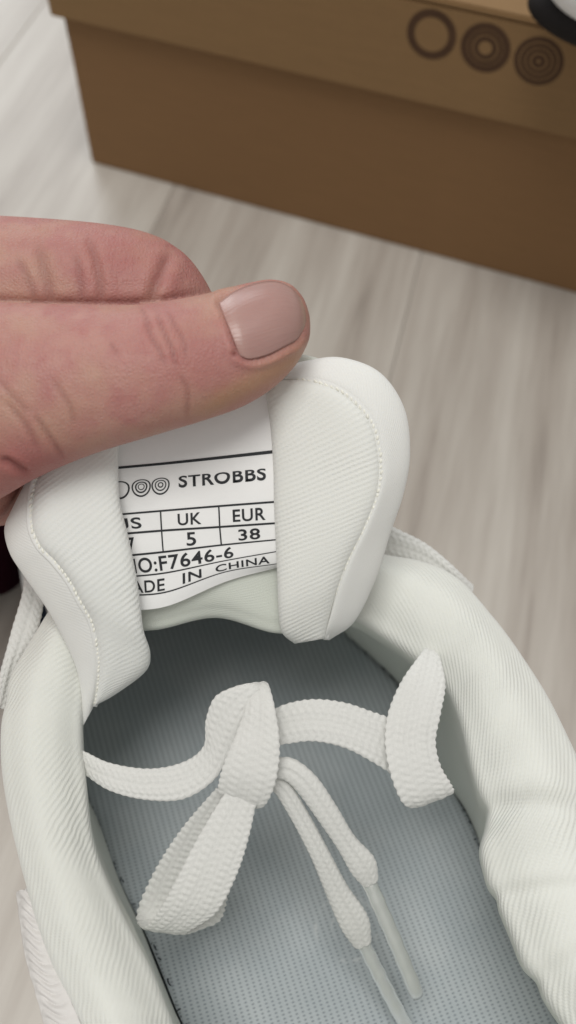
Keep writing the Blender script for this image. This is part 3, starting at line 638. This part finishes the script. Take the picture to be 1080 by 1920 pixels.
# ------------------------------------------------------------------ near-black maroon tube at the left edge, left unidentified
P_ = [Z(-420, 990, 1.6), Z(-150, 1000, 1.7), Z(0, 1020, 1.5), Z(50, 1030, 1.0)]
C = cr(np.array(P_), 60); Vv = []
for k, p in enumerate(C):
    e = 1-.6*(k/59)**6
    for q in np.linspace(0, 2*math.pi, 40, endpoint=False):
        r = (1.5+.12*math.sin(3*q+k*.12)+.08*math.sin(k*.35+q))*e; Vv.append(p+np.array([.2*math.cos(q)*r, math.cos(q)*r, max(math.sin(q)*r, -p[2]+.01)]))
cl = mesh('maroon_roll', Vv, gfaces(60, 40, wrap=True)+[tuple(range(40))[::-1], tuple(59*40+i for i in range(40))], M_maroon); fix_normals(cl)
cl['label'] = 'dark maroon rounded form at the left edge, beside the left lace'; cl['category'] = 'clothing'

# ------------------------------------------------------------------ hand: one continuous skin
def skin_mat():
    m = M('skin'); c = m.n('ShaderNodeTexCoord'); at = m.n('ShaderNodeAttribute', attribute_name='tone')
    sp = m.n('ShaderNodeSeparateColor'); m.l(at.outputs['Color'], sp.inputs[0])
    n1 = m.noise(c.outputs['Object'], 170, 3); n2 = m.noise(c.outputs['Object'], 900, 4, .7); vo = m.n('ShaderNodeTexVoronoi', i_Scale=1500.0, feature='DISTANCE_TO_EDGE'); m.l(c.outputs['Object'], vo.inputs['Vector'])
    col = m.mix(ramp(m, n1, [(.35, (0,)*3), (.65, (1,)*3)]), (.475, .25, .212), (.43, .20, .18))
    col = m.mix(ramp(m, m.noise(c.outputs['Object'], 330, 3), [(.45, (0,)*3), (.7, (.4,)*3)]), col, (.40, .145, .135))
    col = m.mix(m.math('MULTIPLY', n2, .25), col, (.33, .14, .12))
    col = m.mix(ramp(m, m.noise(c.outputs['Object'], 95, 2), [(.45, (0,)*3), (.68, (.65,)*3)]), col, (.47, .29, .21))
    col = m.mix(sp.outputs[0], col, (.34, .115, .105)); col = m.mix(sp.outputs[1], col, (.44, .25, .15)); col = m.mix(sp.outputs[2], col, (.20, .06, .05))  # last mix darkens creases and gaps: shade painted into the skin
    m.l(col, m.b.inputs['Base Color'])
    b = m.bump(m.noise(c.outputs['Object'], 420, 3), .00025, .6); b = m.bump(vo.outputs[0], .00016, .8, b); m.l(b, m.b.inputs['Normal'])
    mw = m.n('ShaderNodeMapping'); mw.inputs['Scale'].default_value = (1400, 260, 260); mw.inputs['Rotation'].default_value = (0, 0, .2); m.l(c.outputs['Object'], mw.inputs[0]); b = m.bump(m.noise(mw.outputs[0], 1, 3, .6), .00022, .55, b); m.l(b, m.b.inputs['Normal'])
    m.set(Roughness=.5); m.b.inputs['Specular IOR Level'].default_value = .35
    m.b.inputs['Subsurface Weight'].default_value = .25; m.b.inputs['Subsurface Radius'].default_value = (.004, .0015, .0009); m.b.inputs['Subsurface Scale'].default_value = 1
    return m.m
M_skin = skin_mat()
Vh, Fh = [], []
def loft(st, na=40, sq=1.0):
    """st: (top px, bottom px, centre depth, half thickness cm)"""
    A_ = np.array([[*t_, *b_, d, h] for t_, b_, d, h in st], float); A_ = cr(A_, len(st)*8); b0 = len(Vh)
    for r in A_:
        c = (r[:2]+r[2:4])/2; e = (r[2:4]-r[:2])/2
        for q in np.linspace(0, 2*math.pi, na, endpoint=False):
            p = c+e*math.cos(q)*1.0; Vh.append(D(p[0], p[1], r[4]+r[5]*math.sin(q)*(1 if math.sin(q) > 0 else sq)))
    m = len(A_); Fh.extend([tuple(b0+x for x in f) for f in gfaces(m, na, wrap=True)]); Fh.append(tuple(b0+i for i in range(na))[::-1]); Fh.append(tuple(b0+(m-1)*na+i for i in range(na)))
thumb = [((-420, 545), (-420, 1060), 16.2, 1.3), ((-250, 552), (-225, 1030), 15.9, 1.3), ((-100, 560), (-55, 965), 15.6, 1.15), ((20, 567), (72, 895), 15.35, 1.0), ((140, 570), (180, 850), 15.2, .9), ((250, 571), (285, 818), 15.15, .85),
         ((330, 561), (375, 791), 15.15, .82), ((400, 547), (452, 764), 15.2, .78), ((455, 532), (508, 731), 15.25, .72), ((505, 523), (549, 692), 15.3, .64), ((543, 531), (572, 655), 15.35, .5), ((568, 556), (580, 622), 15.38, .3), ((578, 580), (582, 598), 15.4, .08)]
loft(thumb)
loft([((-420, 380), (-420, 650), 16.9, 1.0), ((-200, 396), (-200, 650), 16.7, .95), ((0, 404), (0, 645), 16.5, .85), ((110, 411), (100, 640), 16.45, .8), ((200, 420), (185, 635), 16.45, .78), ((270, 434), (245, 635), 16.5, .78), ((322, 457), (285, 640), 16.55, .78), ((362, 492), (300, 660), 16.65, .74), ((396, 545), (310, 690), 16.8, .68), ((420, 600), (330, 740), 16.95, .6), ((440, 660), (380, 770), 17.0, .5), ((440, 720), (410, 770), 17.05, .2)])
loft([((-420, 620), (-420, 860), 17.6, 1.0), ((-200, 640), (-200, 850), 17.6, .9), ((0, 650), (0, 850), 17.6, .8), ((120, 680), (110, 860), 17.6, .75), ((200, 730), (170, 890), 17.6, .65), ((225, 790), (200, 890), 17.6, .3)])
loft([((-420, 780), (-420, 1040), 17.9, 1.0), ((-200, 800), (-200, 1020), 17.8, .9), ((-60, 830), (-60, 1000), 17.6, .8), ((40, 850), (10, 985), 17.5, .7), ((110, 880), (60, 990), 17.5, .6), ((130, 910), (100, 980), 17.5, .3)])
loft([((-470, 350), (-470, 1080), 17.0, 1.6), ((-300, 400), (-300, 1050), 16.9, 1.5), ((-160, 470), (-160, 1010), 16.8, 1.2), ((-90, 520), (-90, 980), 16.8, .8)])
loft([((-150, 870), (-120, 1010), 16.7, .7), ((-60, 860), (-30, 995), 16.7, .65), ((10, 862), (14, 960), 16.7, .5), ((44, 880), (38, 925), 16.7, .3)])
tmp = mesh('tmp_hand', Vh, Fh, M_skin); fix_normals(tmp)
rm = tmp.modifiers.new('r', 'REMESH'); rm.mode = 'VOXEL'; rm.voxel_size = .00045; rm.use_smooth_shade = True
smo = tmp.modifiers.new('s', 'SMOOTH'); smo.factor = .5; smo.iterations = 10
dg = bpy.context.evaluated_depsgraph_get(); hme = bpy.data.meshes.new_from_object(tmp.evaluated_get(dg)); bpy.data.objects.remove(tmp)
hand = empty('person', D(0, 720, 15.8), 'left hand with bare thumb and curled fingers pinching the top of the tongue', 'person')
n = len(hme.vertices); co = np.zeros(n*3); hme.vertices.foreach_get('co', co); co = co.reshape(-1, 3)/S; no = np.zeros(n*3); hme.vertices.foreach_get('normal', no); no = no.reshape(-1, 3)
rel = co-CAM; cz = rel@fwd; ppx = 540+(rel@rgt)/cz*FP; ppy = 960-(rel@upv)/cz*FP
vis = np.sum(no*(CAM-co), 1) > -2
front = (np.sum(no*(-rel/np.linalg.norm(rel, axis=1, keepdims=True)), 1) > -.1)
bvh0 = BVHTree.FromPolygons([Vector(v) for v in co], [tuple(p.vertices) for p in hme.polygons])
disp = np.zeros(n); tone = np.zeros((n, 4)); tone[:, 3] = 1
_tt = cr(np.array([t_[0] for t_ in thumb], float), 200); isthumb = (ppy > np.interp(ppx, _tt[:, 0], _tt[:, 1])-2) | (ppx > 470)
def crease(line, wid, dep_, side_thumb=None, puff=.35, crease_shade=.5):
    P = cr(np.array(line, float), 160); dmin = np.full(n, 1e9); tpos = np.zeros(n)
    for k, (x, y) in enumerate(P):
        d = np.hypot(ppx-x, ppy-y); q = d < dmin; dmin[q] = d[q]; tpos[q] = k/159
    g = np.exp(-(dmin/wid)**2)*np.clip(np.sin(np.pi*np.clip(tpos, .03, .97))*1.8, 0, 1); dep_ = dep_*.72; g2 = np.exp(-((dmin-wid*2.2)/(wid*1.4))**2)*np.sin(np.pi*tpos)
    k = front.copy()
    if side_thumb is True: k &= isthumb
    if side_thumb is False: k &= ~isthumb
    disp[k] += (-dep_*g+dep_*puff*g2)[k]; tone[k, 2] = np.maximum(tone[k, 2], (g*crease_shade)[k])  # besides the dent, paints crease shade into the tone colour
# thumb joint creases
for L_, w_, d_ in (([(268, 590), (280, 625), (300, 660), (312, 690)], 4, .030), ([(292, 580), (306, 620), (322, 655), (335, 700)], 3.5, .045), ([(312, 578), (328, 610), (344, 640), (352, 680)], 3.5, .028), ([(205, 640), (222, 665)], 4, .012), ([(262, 572), (276, 600), (284, 630)], 3, .02), ([(335, 700), (352, 735), (350, 790)], 5, .018)):
    crease(L_, w_, d_, True, crease_shade=.35)
# heel of the thumb
for L_, w_, d_ in (([(0, 858), (30, 875), (56, 892)], 7, .11), ([(5, 745), (50, 800), (75, 850)], 6, .035), ([(60, 770), (100, 830), (122, 862)], 5, .045), ([(90, 700), (130, 760), (140, 800)], 6, .02), ([(-20, 690), (20, 740), (60, 780)], 6, .02)):
    crease(L_, w_, d_, True, crease_shade=.3)
# index finger creases
for L_, w_, d_ in (([(322, 466), (305, 505), (290, 540), (280, 572)], 8, .13), ([(163, 440), (180, 490), (188, 535), (190, 572)], 6, .07), ([(70, 455), (82, 500), (92, 545), (96, 572)], 8, .06), ([(30, 480), (52, 520), (72, 570)], 6, .03), ([(140, 470), (150, 520), (152, 572)], 6, .02)):
    crease(L_, w_*1.4, d_*.65, False, crease_shade=.38)
crease([(-100, 562), (0, 566), (140, 569), (250, 570), (330, 560), (400, 546)], 9, .05, False, crease_shade=.5)  # gap between index and thumb, its shade painted in as well
# fold of skin around the nail, small nick beside it
nail_ol = np.array([(408, 566), (418, 590), (432, 628), (446, 664), (470, 676), (505, 668), (535, 652), (556, 640), (570, 618), (573, 590), (566, 562), (545, 538), (512, 526), (478, 530), (440, 545)], float)
O_ = cr(nail_ol, 90, closed=True)
dmin = np.full(n, 1e9)
for x, y in O_: dmin = np.minimum(dmin, np.hypot(ppx-x, ppy-y))
def inside(px, py, poly):
    r = np.zeros(len(px), bool); j = len(poly)-1
    for i in range(len(poly)):
        xi, yi = poly[i]; xj, yj = poly[j]; c = ((yi > py) != (yj > py)) & (px < (xj-xi)*(py-yi)/(yj-yi+1e-12)+xi); r ^= c; j = i
    return r
ins_ = inside(ppx, ppy, O_); sd = np.where(ins_, -dmin, dmin); k = front & isthumb
lower = np.clip((ppy-600)/60, 0, 1)+np.clip((440-ppx)/30, 0, 1)*.6
disp[k] += (-.010*np.exp(-(sd/4.5)**2)+.045*np.exp(-((sd-10)/7)**2)*np.clip(lower, 0, 1))[k]
disp[k] += (-.03*np.clip(-sd/6, 0, 1))[k]
tone[k, 2] = np.maximum(tone[k, 2], (.28*np.exp(-(sd/4)**2)*np.clip(lower, .25, 1))[k])  # groove round the nail darkened by painted shade
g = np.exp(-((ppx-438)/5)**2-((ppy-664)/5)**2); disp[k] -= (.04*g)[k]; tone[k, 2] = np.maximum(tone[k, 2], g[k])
# natural redness and the pale pressed edge of the tip
g = np.exp(-((ppx-360)/70)**2-((ppy-660)/80)**2)*.5; tone[:, 0] = np.clip(g+np.exp(-((ppx-40)/110)**2-((ppy-880)/60)**2)*.8+np.exp(-((ppx-230)/120)**2-((ppy-480)/60)**2)*.5*(~isthumb), 0, 1)
x0 = (ppx-330)/240; bott = 800-(x0**1.5*np.sign(x0+1e-6)*0 if False else 0)
pe = np.exp(-(((ppx-480)*.48+(ppy-715)*.88)/22)**2)*np.clip((ppx-340)/70, 0, 1)*np.clip((600-ppx)/40, 0, 1); tone[:, 1] = np.clip(pe*.8*isthumb, 0, 1)
co2 = co+no*disp[:, None]; off = np.array(hand.location)
hme.vertices.foreach_set('co', (co2*S-off).ravel())
ca = hme.color_attributes.new('tone', 'FLOAT_COLOR', 'POINT'); ca.data.foreach_set('color', tone.ravel())
hme.materials.clear(); hme.materials.append(M_skin); hme.name = 'hand_skin'; hme.update()
ho_ = link(bpy.data.objects.new('hand_skin', hme)); ho_.parent = hand
# nail: a curved plate laid on the thumb
mn = M('fingernail'); c = mn.n('ShaderNodeTexCoord'); x = mn.n('ShaderNodeSeparateXYZ'); mn.l(c.outputs['UV'], x.inputs[0])
cc = ramp(mn, x.outputs[0], [(0, (.42, .235, .20)), (.10, (.44, .27, .235)), (.25, (.41, .24, .21)), (.6, (.40, .24, .21)), (.90, (.38, .235, .20)), (1, (.47, .35, .27))]); mn.l(mn.mix(mn.math('MULTIPLY', mn.noise(c.outputs['UV'], 5, 3), .5), cc, (.33, .18, .17)), mn.b.inputs['Base Color'])
mn.set(Roughness=.31); mn.b.inputs['Specular IOR Level'].default_value = .45; mn.b.inputs['Subsurface Weight'].default_value = .15; mn.b.inputs['Subsurface Radius'].default_value = (.002, .001, .0008); mn.b.inputs['Subsurface Scale'].default_value = 1
mp = mn.n('ShaderNodeMapping'); mp.inputs['Scale'].default_value = (1.5, 16, 1); mn.l(c.outputs['UV'], mp.inputs[0]); mn.l(mn.bump(mn.noise(mp.outputs[0], 1.5, 2), .00012, .7), mn.b.inputs['Normal'])
top_e = [(410, 568), (440, 546), (478, 531), (515, 527), (546, 539), (564, 560)]; bot_e = [(449, 667), (470, 673), (503, 665), (533, 650), (556, 637), (569, 618)]
T_, B_ = cr(np.array(top_e, float), 60), cr(np.array(bot_e, float), 60); Vn, un = [], []
nt = 44
for i in range(60):
    for j in range(nt):
        v = j/(nt-1); p = T_[i]*(1-v)+B_[i]*v; u_ = i/59
        bow = np.array([8, 3])*math.sin(math.pi*v)*(u_-.45)*(1.6 if u_ > .45 else -.2)     # rounded free edge
        p = p+bow; r = ray(*p); h = bvh0.ray_cast(Vector(CAM), Vector(r).normalized()); d_ = np.linalg.norm(np.array(h[0])-CAM)/np.linalg.norm(r) if h[0] else 15.3
        Vn.append((p[0], p[1], d_)); un.append((u_, v))
Vn = np.array(Vn).reshape(60, nt, 3); dd = Vn[..., 2].copy()
for _ in range(12): dd[1:-1] = (dd[:-2]+dd[1:-1]*2+dd[2:])/4; dd[:, 1:-1] = (dd[:, :-2]+dd[:, 1:-1]*2+dd[:, 2:])/4
Gn = np.array([[D(Vn[i, j, 0], Vn[i, j, 1], dd[i, j]-.012*min(1, i/9)+.012*max(0, 1-i/9)**2-.03*math.sin(math.pi*j/(nt-1))**.8+.03*(i/59)**4) for j in range(nt)] for i in range(60)])
nl = sheet('thumbnail', Gn, mn.m, ho_, .05); uvl = nl.data.uv_layers[0]; li_ = np.zeros(len(nl.data.loops), int); nl.data.loops.foreach_get('vertex_index', li_)
un = np.array(un+un); uvl.data.foreach_set('uv', un[li_].ravel())
